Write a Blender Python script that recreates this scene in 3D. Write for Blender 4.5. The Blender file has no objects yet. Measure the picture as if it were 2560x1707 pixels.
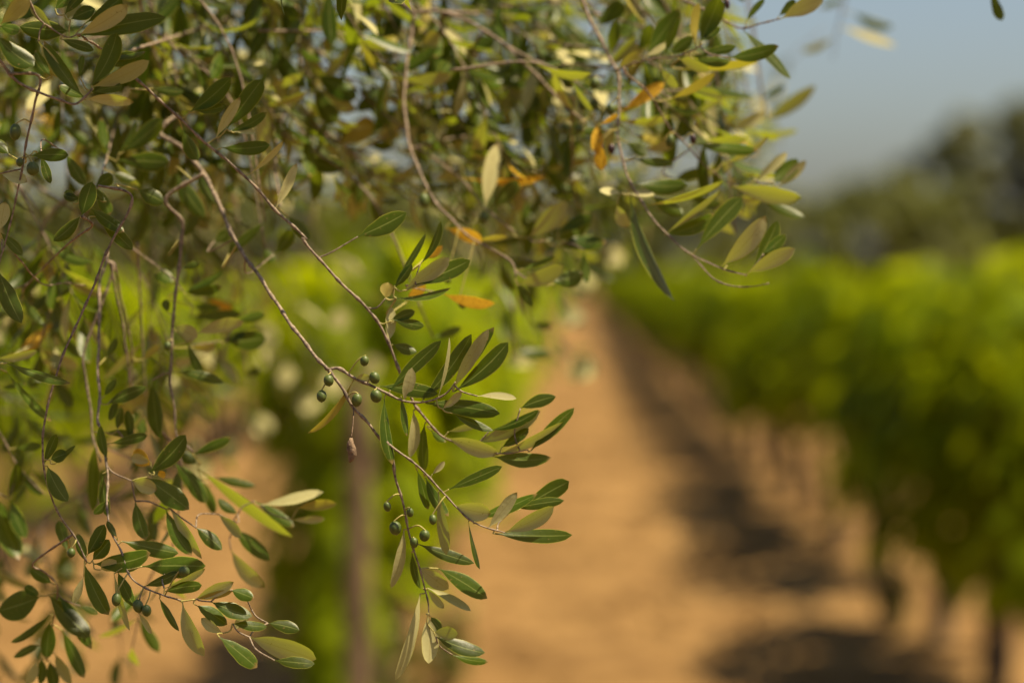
import bpy, math, random
import numpy as np
from mathutils import Vector, Matrix, Euler

random.seed(7)
SC = bpy.context.scene
COL = SC.collection
rad = math.radians
U = random.uniform
N_CROWN, N_LEFT, N_LOW, N_TOP, N_SIDE = 310, 32, 20, 24, 26
SKY_STRENGTH, SUN_STRENGTH, SUN_COLOR, EXPOSURE = 0.05, 5.0, (1.0, 0.83, 0.57), 1.32
N_SHADE = 26

# ------------------------------------------------------------------ camera
CAM_H, LENS, SENSOR = 1.6, 85.0, 36.0
FOCUS = 1.85
cam_d = bpy.data.cameras.new('camera')
cam = bpy.data.objects.new('camera', cam_d)
COL.objects.link(cam)
cam_d.lens = LENS
cam_d.sensor_width = SENSOR
cam_d.sensor_fit = 'HORIZONTAL'
cam_d.clip_start = 0.05
cam_d.clip_end = 3000
cam.location = (0, 0, CAM_H)
cam.rotation_euler = (rad(90 - 1.59), 0, rad(1.374))
cam_d.dof.use_dof = True
cam_d.dof.focus_distance = FOCUS
cam_d.dof.aperture_fstop = 2.6
cam_d.dof.aperture_blades = 0
SC.camera = cam
MW = Matrix.Translation(cam.location) @ cam.rotation_euler.to_matrix().to_4x4()
CAMP = Vector(cam.location)
PW, PH = 2560.0, 1707.0
K = SENSOR / LENS / PW


def P(sx, sy, d):
    """point seen at photo position (sx, sy), d metres in front of the lens"""
    return MW @ Vector(((sx - PW / 2) * K * d, -(sy - PH / 2) * K * d, -d))


# regions used while measuring the photograph: offset and scale
REG = {0: (0, 0, 1.0), 1: (0, 0, 2.6128), 2: (800, 0, 2.6128), 3: (1400, 0, 1.9605), 4: (0, 500, 2.4128),
       5: (0, 1050, 2.386), 6: (700, 550, 2.6138), 7: (700, 1050, 2.386)}


def R(r, x, y):
    ox, oy, s = REG[r]
    return (ox + x / s, oy + y / s)


# ------------------------------------------------------------------ node helpers
def new_mat(name):
    m = bpy.data.materials.new(name)
    m.use_nodes = True
    nt = m.node_tree
    nt.nodes.clear()
    return m, nt


class G:
    def __init__(self, nt):
        self.nt = nt

    def n(self, typ, **kw):
        nd = self.nt.nodes.new(typ)
        for k, v in kw.items():
            setattr(nd, k, v)
        return nd

    def link(self, a, b):
        self.nt.links.new(a, b)

    def put(self, sock, v):
        if hasattr(v, 'links') or isinstance(v, bpy.types.NodeSocket):
            self.link(v, sock)
        else:
            if sock.type == 'RGBA' and len(v) == 3:
                v = (*v, 1)
            sock.default_value = v

    def math(self, op, a, b=0.0, c=None, clamp=False):
        nd = self.n('ShaderNodeMath', operation=op, use_clamp=clamp)
        self.put(nd.inputs[0], a)
        self.put(nd.inputs[1], b)
        if c is not None:
            self.put(nd.inputs[2], c)
        return nd.outputs[0]

    def mix(self, f, a, b, blend='MIX'):
        nd = self.n('ShaderNodeMix', data_type='RGBA', blend_type=blend)
        self.put(nd.inputs[0], f)
        self.put(nd.inputs[6], a)
        self.put(nd.inputs[7], b)
        return nd.outputs[2]

    def step(self, v, a, b):
        nd = self.n('ShaderNodeMapRange', interpolation_type='SMOOTHSTEP')
        self.put(nd.inputs[0], v)
        nd.inputs[1].default_value = a
        nd.inputs[2].default_value = b
        return nd.outputs[0]

    def noise(self, scale, detail=3, vec=None, rough=0.55):
        nd = self.n('ShaderNodeTexNoise')
        nd.inputs['Scale'].default_value = scale
        nd.inputs['Detail'].default_value = detail
        nd.inputs['Roughness'].default_value = rough
        if vec is not None:
            self.link(vec, nd.inputs['Vector'])
        return nd.outputs['Fac']


def olive_leaf_material():
    m, nt = new_mat('olive_leaf')
    g = G(nt)
    out = g.n('ShaderNodeOutputMaterial')
    at = g.n('ShaderNodeAttribute', attribute_name='tint')
    sp = g.n('ShaderNodeSeparateColor')
    g.link(at.outputs['Color'], sp.inputs[0])
    yel, ora, rnd = sp.outputs[0], sp.outputs[1], sp.outputs[2]
    uv = g.n('ShaderNodeUVMap', uv_map='UVMap')
    sx = g.n('ShaderNodeSeparateXYZ')
    g.link(uv.outputs[0], sx.inputs[0])
    uu = g.math('ABSOLUTE', g.math('SUBTRACT', g.math('MULTIPLY', sx.outputs[0], 2.0), 1.0))
    geo = g.n('ShaderNodeNewGeometry')
    mp = g.n('ShaderNodeMapping')
    mp.inputs['Scale'].default_value = (260, 260, 260)
    g.link(geo.outputs['Position'], mp.inputs[0])
    nz = g.noise(1.0, 4, mp.outputs[0])
    nfine = g.noise(6.0, 2, mp.outputs[0])
    bright = g.math('ADD', 0.62, g.math('MULTIPLY', rnd, 0.8))
    top = g.mix(nz, TOP_A, TOP_B)
    top = g.mix(1.0, top, bright, 'MULTIPLY')
    mid = g.math('SUBTRACT', 1.0, g.step(uu, 0.015, 0.085))
    top = g.mix(g.math('MULTIPLY', mid, 0.75), top, (0.14, 0.165, 0.04))
    marg = g.step(uu, 0.9, 0.985)
    top = g.mix(g.math('MULTIPLY', marg, 0.8), top, (0.24, 0.24, 0.035))
    sx2 = sx.outputs[1]
    spot = g.n('ShaderNodeMapping')
    spot.inputs['Scale'].default_value = (520, 520, 520)
    g.link(geo.outputs['Position'], spot.inputs[0])
    sn = g.step(g.noise(1.0, 1, spot.outputs[0]), 0.70, 0.76)
    tipb = g.math('MULTIPLY', g.step(sx2, 0.90, 0.97), g.step(rnd, 0.62, 0.8))
    blem = g.math('MAXIMUM', g.math('MULTIPLY', sn, 0.7), g.math('MULTIPLY', tipb, 0.85))
    und = g.mix(nfine, UND_A, UND_B)
    und = g.mix(1.0, und, g.math('ADD', 0.75, g.math('MULTIPLY', rnd, 0.5)), 'MULTIPLY')
    und = g.mix(g.math('MULTIPLY', mid, 0.5), und, (0.26, 0.2, 0.07))
    und = g.mix(g.math('MULTIPLY', marg, 0.6), und, (0.34, 0.32, 0.06))
    colr = g.mix(geo.outputs['Backfacing'], top, und)
    colr = g.mix(blem, colr, (0.16, 0.095, 0.035))
    colr = g.mix(yel, colr, (0.26, 0.21, 0.03))
    spots = g.step(nz, 0.35, 0.6)
    orc = g.mix(spots, (0.36, 0.20, 0.018), (0.56, 0.36, 0.035))
    colr = g.mix(ora, colr, orc)
    tr = g.mix(yel, TRANS, (0.50, 0.42, 0.03))
    tr = g.mix(ora, tr, (0.70, 0.44, 0.03))
    bs = g.n('ShaderNodeBsdfPrincipled')
    g.link(colr, bs.inputs['Base Color'])
    ro = g.math('ADD', 0.37, g.math('MULTIPLY', geo.outputs['Backfacing'], 0.3))
    g.link(ro, bs.inputs['Roughness'])
    bs.inputs['Specular IOR Level'].default_value = 0.15
    bmp = g.n('ShaderNodeBump')
    bmp.inputs['Strength'].default_value = 0.25
    bmp.inputs['Distance'].default_value = 0.0008
    g.link(nz, bmp.inputs['Height'])
    g.link(bmp.outputs[0], bs.inputs['Normal'])
    tl = g.n('ShaderNodeBsdfTranslucent')
    g.link(tr, tl.inputs[0])
    mx = g.n('ShaderNodeMixShader')
    mx.inputs[0].default_value = 0.25
    g.link(bs.outputs[0], mx.inputs[1])
    g.link(tl.outputs[0], mx.inputs[2])
    g.link(mx.outputs[0], out.inputs[0])
    return m


TOP_A, TOP_B = (0.012, 0.030, 0.0015), (0.032, 0.056, 0.003)
UND_A, UND_B = (0.30, 0.280, 0.125), (0.41, 0.385, 0.19)
TRANS = (0.30, 0.39, 0.012)


def simple_mat(name, ca, cb, scale, rough=0.8, bump=0.3, bdist=0.002, spec=0.3, detail=5, ramp=(0.3, 0.7)):
    m, nt = new_mat(name)
    g = G(nt)
    out = g.n('ShaderNodeOutputMaterial')
    tc = g.n('ShaderNodeTexCoord')
    nz = g.noise(scale, detail, tc.outputs['Object'])
    f = g.step(nz, *ramp)
    c = g.mix(f, ca, cb)
    bs = g.n('ShaderNodeBsdfPrincipled')
    g.link(c, bs.inputs['Base Color'])
    bs.inputs['Roughness'].default_value = rough
    bs.inputs['Specular IOR Level'].default_value = spec
    b = g.n('ShaderNodeBump')
    b.inputs['Strength'].default_value = bump
    b.inputs['Distance'].default_value = bdist
    g.link(nz, b.inputs['Height'])
    g.link(b.outputs[0], bs.inputs['Normal'])
    g.link(bs.outputs[0], out.inputs[0])
    return m


def foliage_mat(name, ca, cb, trans, fac=0.35, scale=3.0, rough=0.5, spec=0.35):
    m, nt = new_mat(name)
    g = G(nt)
    out = g.n('ShaderNodeOutputMaterial')
    tc = g.n('ShaderNodeTexCoord')
    nz = g.noise(scale, 3, tc.outputs['Object'])
    at = g.n('ShaderNodeAttribute', attribute_name='tint')
    sp = g.n('ShaderNodeSeparateColor')
    g.link(at.outputs['Color'], sp.inputs[0])
    f = g.math('ADD', g.math('MULTIPLY', g.step(nz, 0.3, 0.7), 0.5), g.math('MULTIPLY', sp.outputs[2], 0.5))
    c = g.mix(f, ca, cb)
    t = g.mix(f, [x * 0.7 for x in trans], trans)
    bs = g.n('ShaderNodeBsdfPrincipled')
    g.link(c, bs.inputs['Base Color'])
    bs.inputs['Roughness'].default_value = rough
    bs.inputs['Specular IOR Level'].default_value = spec
    tl = g.n('ShaderNodeBsdfTranslucent')
    g.link(t, tl.inputs[0])
    mx = g.n('ShaderNodeMixShader')
    mx.inputs[0].default_value = fac
    g.link(bs.outputs[0], mx.inputs[1])
    g.link(tl.outputs[0], mx.inputs[2])
    g.link(mx.outputs[0], out.inputs[0])
    return m


M_LEAF = olive_leaf_material()
M_TWIG = simple_mat('olive_twig_bark', (0.080, 0.060, 0.042), (0.25, 0.19, 0.13), 320, 0.75, 0.6, 0.0006)
M_TRUNK = simple_mat('olive_trunk_bark', (0.07, 0.058, 0.045), (0.19, 0.16, 0.125), 14, 0.9, 0.8, 0.02)
M_STALK = simple_mat('olive_stalk', (0.22, 0.2, 0.05), (0.34, 0.29, 0.09), 200, 0.6, 0.2, 0.0004)
M_OLIVE = simple_mat('green_olive_skin', (0.036, 0.060, 0.007), (0.068, 0.092, 0.014), 420, 0.5, 0.15, 0.0003, 0.4, 3)
M_OLIVE_DK = simple_mat('dark_olive_skin', (0.018, 0.008, 0.010), (0.045, 0.018, 0.016), 300, 0.4, 0.3, 0.0005, 0.4, 3)
M_OLIVE_DRY = simple_mat('dried_olive_skin', (0.085, 0.058, 0.036), (0.19, 0.13, 0.08), 300, 0.8, 0.9, 0.002, 0.2, 4)
M_VLEAF = foliage_mat('vine_leaf', (0.058, 0.100, 0.001), (0.168, 0.214, 0.0015), (0.44, 0.51, 0.002), 0.45, rough=0.6, spec=0.06)
M_VTRUNK = simple_mat('vine_bark', (0.035, 0.024, 0.015), (0.11, 0.075, 0.045), 22, 0.9, 0.9, 0.01)
M_POST = simple_mat('weathered_post_wood', (0.085, 0.055, 0.03), (0.17, 0.112, 0.062), 12, 0.85, 0.6, 0.006)
M_TREE = foliage_mat('far_tree_leaf', (0.052, 0.062, 0.006), (0.104, 0.112, 0.011), (0.10, 0.10, 0.01), 0.2, 0.5)
M_HEDGE = foliage_mat('hedge_leaf', (0.090, 0.105, 0.006), (0.145, 0.160, 0.010), (0.13, 0.14, 0.02), 0.25, 0.5)
M_TTRUNK = simple_mat('far_trunk_bark', (0.06, 0.045, 0.03), (0.13, 0.1, 0.07), 6, 0.9, 0.6, 0.02)
M_WEED = foliage_mat('weed_leaf', (0.09, 0.10, 0.02), (0.17, 0.165, 0.035), (0.25, 0.25, 0.03), 0.3)


def soil_material():
    m, nt = new_mat('soil')
    g = G(nt)
    out = g.n('ShaderNodeOutputMaterial')
    tc = g.n('ShaderNodeTexCoord')
    big = g.noise(0.9, 4, tc.outputs['Object'])
    mid = g.noise(2.1, 6, tc.outputs['Object'])
    fine = g.noise(38, 5, tc.outputs['Object'])
    c = g.mix(g.step(big, 0.32, 0.68), SOIL_A, SOIL_B)
    c = g.mix(g.math('MULTIPLY', g.step(mid, 0.44, 0.60), 0.9), c, SOIL_C)
    c = g.mix(g.math('MULTIPLY', g.step(fine, 0.5, 0.75), 0.5), c, SOIL_D)
    bs = g.n('ShaderNodeBsdfPrincipled')
    g.link(c, bs.inputs['Base Color'])
    bs.inputs['Roughness'].default_value = 0.95
    bs.inputs['Specular IOR Level'].default_value = 0.1
    h = g.math('ADD', g.math('MULTIPLY', mid, 1.0), g.math('MULTIPLY', fine, 0.4))
    b = g.n('ShaderNodeBump')
    b.inputs['Strength'].default_value = 0.8
    b.inputs['Distance'].default_value = 0.05
    g.link(h, b.inputs['Height'])
    g.link(b.outputs[0], bs.inputs['Normal'])
    g.link(bs.outputs[0], out.inputs[0])
    return m


SOIL_A, SOIL_B = (0.146, 0.084, 0.029), (0.218, 0.131, 0.048)
SOIL_C, SOIL_D = (0.092, 0.050, 0.016), (0.238, 0.149, 0.058)
M_SOIL = soil_material()


# ------------------------------------------------------------------ mesh collector
class MB:
    def __init__(self):
        self.v, self.f, self.uv, self.tint, self.mi = [], [], [], [], []

    def add(self, vs, fs, uvs=None, tint=(0, 0, 0.5), mi=0):
        o = len(self.v)
        self.v.extend(vs)
        for f in fs:
            self.f.append(tuple(i + o for i in f))
            self.mi.append(mi)
        self.uv.extend(uvs if uvs is not None else [(0.5, 0.5)] * len(vs))
        self.tint.extend([tint] * len(vs))

    def mesh(self, name, mats, origin=(0, 0, 0), smooth=True):
        me = bpy.data.meshes.new(name)
        v = np.array([tuple(p) for p in self.v], dtype=np.float64) - np.array(tuple(origin))
        me.from_pydata(v.tolist(), [], self.f)
        for m in (mats if isinstance(mats, (list, tuple)) else [mats]):
            me.materials.append(m)
        me.polygons.foreach_set('material_index', self.mi)
        me.polygons.foreach_set('use_smooth', [smooth] * len(self.f))
        li = np.empty(len(me.loops), dtype=np.int32)
        me.loops.foreach_get('vertex_index', li)
        ul = me.uv_layers.new(name='UVMap')
        ul.data.foreach_set('uv', np.array(self.uv, dtype=np.float32)[li].ravel())
        ca = me.color_attributes.new('tint', 'FLOAT_COLOR', 'POINT')
        t = np.ones((len(self.v), 4), dtype=np.float32)
        t[:, :3] = np.array(self.tint, dtype=np.float32)
        ca.data.foreach_set('color', t.ravel())
        me.update()
        return me

    def build(self, name, mats, parent=None, origin=(0, 0, 0), smooth=True):
        o = bpy.data.objects.new(name, self.mesh(name, mats, origin, smooth))
        COL.objects.link(o)
        if parent is not None:
            o.parent = parent
        return o


def tag(o, label=None, cat=None, group=None, kind=None):
    if label:
        o['label'] = label
    if cat:
        o['category'] = cat
    if group:
        o['group'] = group
    if kind:
        o['kind'] = kind
    return o


def empty(name, loc, rz=0.0):
    o = bpy.data.objects.new(name, None)
    COL.objects.link(o)
    o.location = loc
    o.rotation_euler.z = rz
    o.empty_display_size = 0.2
    return o


def spline(pts, n):
    """Catmull-Rom through pts (tuples of any length)"""
    pts = [np.array(p, dtype=float) for p in pts]
    if len(pts) == 2:
        return [pts[0] + (pts[1] - pts[0]) * i / n for i in range(n + 1)]
    q = [2 * pts[0] - pts[1]] + pts + [2 * pts[-1] - pts[-2]]
    out = []
    seg = len(pts) - 1
    for i in range(n + 1):
        s = i / n * seg
        k = min(int(s), seg - 1)
        t = s - k
        a, b, c, d = q[k], q[k + 1], q[k + 2], q[k + 3]
        out.append(0.5 * (2 * b + (c - a) * t + (2 * a - 5 * b + 4 * c - d) * t * t + (3 * b - a - 3 * c + d) * t ** 3))
    return out


def tube(mb, pts, radii, ns=8, tint=(0, 0, 0.5), mi=0, cap=True, lump=0.0):
    pts = [Vector(tuple(p)) for p in pts]
    n = len(pts)
    vs, fs, uvs = [], [], []
    up = Vector((0.31, 0.17, 0.93))
    prev = None
    for i, p in enumerate(pts):
        t = (pts[min(i + 1, n - 1)] - pts[max(i - 1, 0)])
        if t.length < 1e-9:
            t = Vector((0, 0, 1))
        t.normalize()
        a = (prev - t * prev.dot(t)) if prev is not None else (up - t * up.dot(t))
        if a.length < 1e-6:
            a = t.orthogonal()
        a.normalize()
        prev = a
        b = t.cross(a)
        for k in range(ns):
            an = 2 * math.pi * k / ns
            r = radii[i] * (1 + (U(-lump, lump) if lump else 0))
            vs.append(p + (a * math.cos(an) + b * math.sin(an)) * r)
            uvs.append((k / ns, i / n))
    for i in range(n - 1):
        for k in range(ns):
            k2 = (k + 1) % ns
            fs.append((i * ns + k, i * ns + k2, (i + 1) * ns + k2, (i + 1) * ns + k))
    if cap:
        fs.append(tuple(range(ns))[::-1])
        fs.append(tuple((n - 1) * ns + k for k in range(ns)))
    mb.add(vs, fs, uvs, tint, mi)


def leaf(mb, B, T, W, n, bend=0.0, side=0.0, curl=0.35, tint=(0, 0, 0.5), nl=11, us=(-1, -0.93, -0.5, 0, 0.5, 0.93, 1),
         pet=0.07, twist=0.0, wob=0.05, e1=0.85, e2=0.62):
    """lanceolate blade from B to T; n = direction its upper face looks to"""
    a = T - B
    L = a.length
    ah = a.normalized()
    n = (n - ah * n.dot(ah)).normalized()
    s = ah.cross(n)
    pk = e1 / (e1 + e2)
    mxv = pk ** e1 * (1 - pk) ** e2
    ph1, ph2 = U(0, 6.3), U(0, 6.3)
    vs, fs, uvs = [], [], []
    m = len(us)
    for i in range(nl + 1):
        t0 = i / nl
        t = t0 ** 1.15
        tt = max(0.0, (t - pet) / (1 - pet))
        w = (tt ** e1) * ((1 - tt) ** e2) / mxv
        hw = max(w * W / 2, 0.012 * L * (1 - t * 0.9))
        if i == nl:
            hw = 0.004 * L
        tw = twist * (t - 0.3)
        s2 = s * math.cos(tw) + n * math.sin(tw)
        n2 = n * math.cos(tw) - s * math.sin(tw)
        arc = 4 * t * (1 - t)
        c = B + a * t + n * (bend * L * arc) + s * (side * L * arc)
        for u in us:
            k = 1.0 + wob * math.sin(9 * t + (ph1 if u < 0 else ph2)) + wob * 0.6 * math.sin(21 * t + (ph2 if u < 0 else ph1))
            x = u * hw * k
            z = -curl * (abs(u) ** 1.7) * hw + (0.10 * hw * (1 - min(1, abs(u) * 2.2)) * -1)
            vs.append(c + s2 * x + n2 * z)
            uvs.append(((u + 1) / 2, t))
    for i in range(nl):
        for k in range(m - 1):
            fs.append((i * m + k, (i + 1) * m + k, (i + 1) * m + k + 1, i * m + k + 1))
    mb.add(vs, fs, uvs, tint)


# winding check for the blade: its geometric normal has to be +n
def _winding():
    mb = MB()
    leaf(mb, Vector((0, 0, 0)), Vector((1, 0, 0)), 0.2, Vector((0, 0, 1)), curl=0)
    f = mb.f[len(mb.f) // 2]
    a, b, c = (Vector(mb.v[i]) for i in f[:3])
    return (b - a).cross(c - a).z > 0


FLIP = not _winding()
if FLIP:
    _leaf0 = leaf

    def leaf(mb, *a, **k):
        o = len(mb.f)
        _leaf0(mb, *a, **k)
        for i in range(o, len(mb.f)):
            mb.f[i] = mb.f[i][::-1]





# ------------------------------------------------------------------ branches measured in the photograph
# (depth at start, depth at end, radius start mm, radius end mm, [(region, x, y), ...])
BR = [
    # long pair of hanging shoots in the middle
    (1.98, 1.86, 2.6, 1.7, [(1, 1040, 860), (1, 1180, 960), (1, 1290, 1080), (1, 1380, 1220), (1, 1450, 1380), (1, 1530, 1560),
                            (4, 1370, 150), (4, 1450, 300), (4, 1590, 500), (4, 1720, 700), (4, 1830, 850), (4, 1920, 960), (6, 315, 978)]),
    (1.86, 1.85, 1.7, 0.75, [(6, 310, 978), (6, 380, 970), (6, 470, 1022), (6, 580, 1072), (6, 690, 1130), (6, 800, 1178), (6, 930, 1190),
                             (6, 1040, 1160), (6, 1110, 1110), (6, 1150, 1055)]),
    (1.86, 1.85, 1.7, 0.7, [(6, 330, 1000), (6, 420, 1120), (6, 480, 1225), (6, 560, 1310), (6, 650, 1420), (6, 750, 1495), (7, 580, 90),
                            (7, 700, 180), (7, 800, 258), (7, 900, 350), (7, 980, 440), (7, 1050, 520), (7, 1130, 590), (7, 1230, 640), (7, 1340, 672)]),
    (2.02, 1.90, 2.4, 1.5, [(1, 880, 510), (1, 1040, 650), (1, 1200, 800), (1, 1380, 965), (1, 1600, 1150), (1, 1800, 1370), (1, 2000, 1560),
                            (6, 150, 120), (6, 240, 240), (6, 380, 390), (6, 480, 490), (6, 560, 570), (6, 640, 660), (6, 690, 760), (6, 735, 870),
                            (6, 785, 990), (6, 820, 1090), (6, 880, 1210)]),
    (1.90, 1.90, 1.4, 0.7, [(6, 880, 1210), (6, 950, 1300), (6, 1060, 1410), (6, 1170, 1460), (6, 1330, 1505), (6, 1480, 1525), (6, 1620, 1500)]),
    (1.88, 1.87, 1.4, 0.7, [(7, 640, 140), (7, 672, 230), (7, 690, 340), (7, 720, 450), (7, 750, 570), (7, 775, 690), (7, 800, 790), (7, 840, 900),
                            (7, 865, 1000), (7, 882, 1090), (7, 886, 1165)]),
    # upper middle
    (2.06, 1.98, 2.5, 0.9, [(2, 480, -40), (2, 560, 40), (2, 615, 85), (2, 600, 200), (2, 570, 400), (2, 550, 620), (2, 560, 800), (2, 600, 1000), (2, 680, 1180),
                            (2, 750, 1320), (2, 850, 1420), (2, 950, 1530), (6, 1330, 160), (6, 1440, 225), (6, 1520, 280), (6, 1545, 370)]),
    (2.06, 2.02, 2.6, 1.1, [(2, 625, 85), (2, 760, 72), (2, 900, 112), (2, 1050, 185), (2, 1200, 290), (2, 1280, 360), (2, 1400, 480), (2, 1500, 580),
                            (2, 1600, 690), (2, 1740, 800)]),
    (2.04, 2.0, 1.6, 0.8, [(2, 1260, 325), (2, 1400, 395), (2, 1550, 462), (2, 1700, 492), (2, 1860, 500)]),
    # right hand shoots
    (2.02, 1.93, 2.1, 0.75, [(3, 90, -60), (3, 112, 10), (3, 150, 100), (3, 200, 200), (3, 258, 310), (3, 284, 360), (3, 292, 500), (3, 284, 650), (3, 310, 800),
                             (3, 350, 900), (3, 420, 1020), (3, 510, 1135), (3, 640, 1245), (3, 780, 1312), (3, 915, 1352)]),
    (1.96, 1.94, 1.2, 0.7, [(3, 282, 345), (3, 360, 310), (3, 450, 290), (3, 560, 278), (3, 650, 248), (3, 700, 215)]),
    (1.94, 1.93, 0.9, 0.5, [(3, 640, 1248), (3, 700, 1315), (3, 770, 1375), (3, 860, 1405), (3, 950, 1402), (3, 1025, 1388)]),
    (1.99, 1.95, 1.5, 0.8, [(3, 560, -50), (3, 610, 5), (3, 680, 32), (3, 790, 95), (3, 888, 138), (3, 980, 118), (3, 1080, 92)]),
    (2.40, 2.45, 1.4, 0.7, [(3, 1430, -120), (3, 1400, -20), (3, 1375, 90), (3, 1350, 190), (3, 1338, 290)]),
    (2.10, 2.0, 1.3, 0.6, [(3, 330, 370), (3, 430, 450), (3, 520, 600), (3, 600, 690), (3, 700, 800), (3, 800, 880), (3, 900, 930)]),
    # upper left
    (1.79, 1.80, 1.7, 1.0, [(1, -60, 320), (1, 0, 400), (1, 80, 500), (1, 160, 560), (1, 240, 600), (1, 320, 632), (1, 400, 655), (1, 490, 680), (1, 550, 640), (1, 605, 580)]),
    (1.80, 1.81, 1.1, 0.6, [(1, 180, -20), (1, 240, 110), (1, 330, 180), (1, 440, 245), (1, 510, 225)]),
    (1.90, 1.83, 1.4, 0.6, [(1, 870, 490), (1, 820, 620), (1, 770, 770), (1, 730, 900), (1, 700, 1030), (1, 650, 1180), (1, 610, 1300), (1, 535, 1415)]),
    (1.92, 1.84, 1.4, 0.7, [(1, 260, 500), (1, 225, 680), (1, 190, 850), (1, 160, 1000), (1, 140, 1120), (1, 110, 1280), (1, 60, 1480), (1, 20, 1640), (4, 10, 240)]),
    # fan hanging at the left
    (1.98, 1.86, 2.2, 0.9, [(4, 800, -20), (4, 690, 220), (4, 620, 370), (4, 550, 560), (4, 430, 820), (4, 340, 1050), (4, 270, 1330), (4, 255, 1450), (5, 255, 140),
                            (5, 265, 310), (5, 300, 440), (5, 370, 590), (5, 460, 720), (5, 520, 845)]),
    (1.97, 1.83, 1.6, 0.8, [(4, 640, 370), (4, 605, 480), (4, 598, 620), (4, 600, 760), (4, 590, 1000), (4, 600, 1200), (4, 590, 1330), (5, 600, 60), (5, 640, 300),
                            (5, 640, 540), (5, 660, 660), (5, 720, 770), (5, 770, 920), (5, 860, 995), (5, 960, 1040), (5, 1080, 1072)]),
    (1.99, 1.96, 1.5, 1.0, [(4, 680, 400), (4, 640, 560), (4, 560, 760), (4, 500, 950), (4, 520, 1080), (4, 545, 1250), (4, 560, 1420), (5, 600, 250)]),
    (2.00, 1.98, 1.4, 0.9, [(4, 660, 390), (4, 700, 550), (4, 740, 750), (4, 768, 950), (4, 782, 1110)]),
    (2.02, 2.0, 1.4, 0.8, [(4, 690, 400), (4, 740, 640), (4, 790, 850), (4, 795, 1000), (4, 800, 1150)]),
    (2.05, 1.95, 2.0, 1.1, [(4, 1000, -10), (4, 1100, 130), (4, 1095, 250), (4, 1075, 450), (4, 1050, 650), (4, 1035, 900), (4, 1030, 1100), (4, 1050, 1250), (4, 1062, 1400), (5, 1080, 120), (5, 1150, 190)]),
    (2.0, 1.98, 1.1, 0.6, [(4, 740, 260), (4, 790, 290), (4, 870, 340), (4, 960, 410), (4, 1050, 480), (4, 1110, 555)]),
    (2.0, 1.97, 1.2, 0.8, [(4, 560, 150), (4, 490, 205), (4, 400, 275), (4, 250, 420), (4, 130, 550)]),
    (1.93, 1.96, 1.0, 0.6, [(4, 60, 260), (4, 110, 350), (4, 200, 455), (4, 265, 512), (4, 400, 500), (4, 520, 515)]),
    # deeper crossing shoots
    (2.12, 2.02, 2.0, 0.9, [(2, -180, 180), (2, 0, 345), (2, 150, 490), (2, 280, 620), (2, 420, 740), (2, 520, 820), (2, 640, 960), (2, 780, 1060), (2, 900, 1150),
                            (2, 1000, 1260), (2, 1100, 1380), (2, 1280, 1520)]),
    (2.15, 2.08, 1.8, 0.9, [(2, -150, 690), (2, 0, 850), (2, 150, 960), (2, 280, 1070), (2, 420, 1180), (2, 540, 1270), (2, 660, 1345)]),
    (2.05, 2.02, 1.6, 0.9, [(1, 930, -60), (1, 970, 20), (1, 1040, 130), (1, 1100, 280), (1, 1135, 420), (1, 1160, 560)]),
    (2.12, 2.0, 1.8, 0.9, [(1, 1990, -30), (1, 1960, 300), (1, 1950, 550), (1, 1880, 700), (1, 1820, 860), (1, 1800, 1100), (1, 1835, 1350)]),
    (2.10, 2.08, 1.4, 0.9, [(1, 1930, 580), (1, 2050, 780), (1, 2240, 960), (2, 300, 1060)]),
    (2.2, 2.1, 1.5, 0.8, [(1, 1430, 120), (1, 1450, 300), (1, 1480, 450), (1, 1545, 560), (1, 1610, 630)]),
    (2.2, 2.25, 3.4, 2.4, [(1, 780, 380), (1, 860, 330), (1, 1100, 255), (1, 1350, 170), (1, 1520, 110), (1, 1800, 20), (1, 1950, -60)]),
    (2.25, 2.2, 1.9, 1.0, [(2, 790, 200), (2, 800, 420), (2, 800, 700), (2, 815, 1000), (2, 860, 1250), (2, 1000, 1420)]),
    (2.4, 2.3, 1.8, 1.0, [(2, 1000, 330), (2, 1080, 420), (2, 1220, 560), (2, 1320, 660), (2, 1480, 840), (2, 1570, 930)]),
    (2.3, 2.25, 2.0, 1.0, [(2, 1150, 100), (2, 1220, 170), (2, 1400, 245), (2, 1550, 265), (2, 1700, 250)]),
    (2.15, 2.1, 1.6, 0.8, [(2, 1650, 650), (2, 1640, 800), (2, 1650, 1000), (2, 1650, 1200), (2, 1690, 1350)]),
    (2.0, 1.95, 1.2, 0.6, [(5, 200, 850), (5, 260, 900), (5, 330, 970), (5, 345, 1040), (5, 320, 1180), (5, 300, 1330), (5, 280, 1440)]),
    (1.98, 1.99, 1.1, 0.6, [(5, -40, 20), (5, 40, 150), (5, 100, 260), (5, 190, 370), (5, 270, 440)]),
    (2.02, 2.0, 1.4, 0.7, [(0, 2240, -260), (0, 2340, -150), (0, 2430, -70), (0, 2478, -22)]),
]

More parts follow.
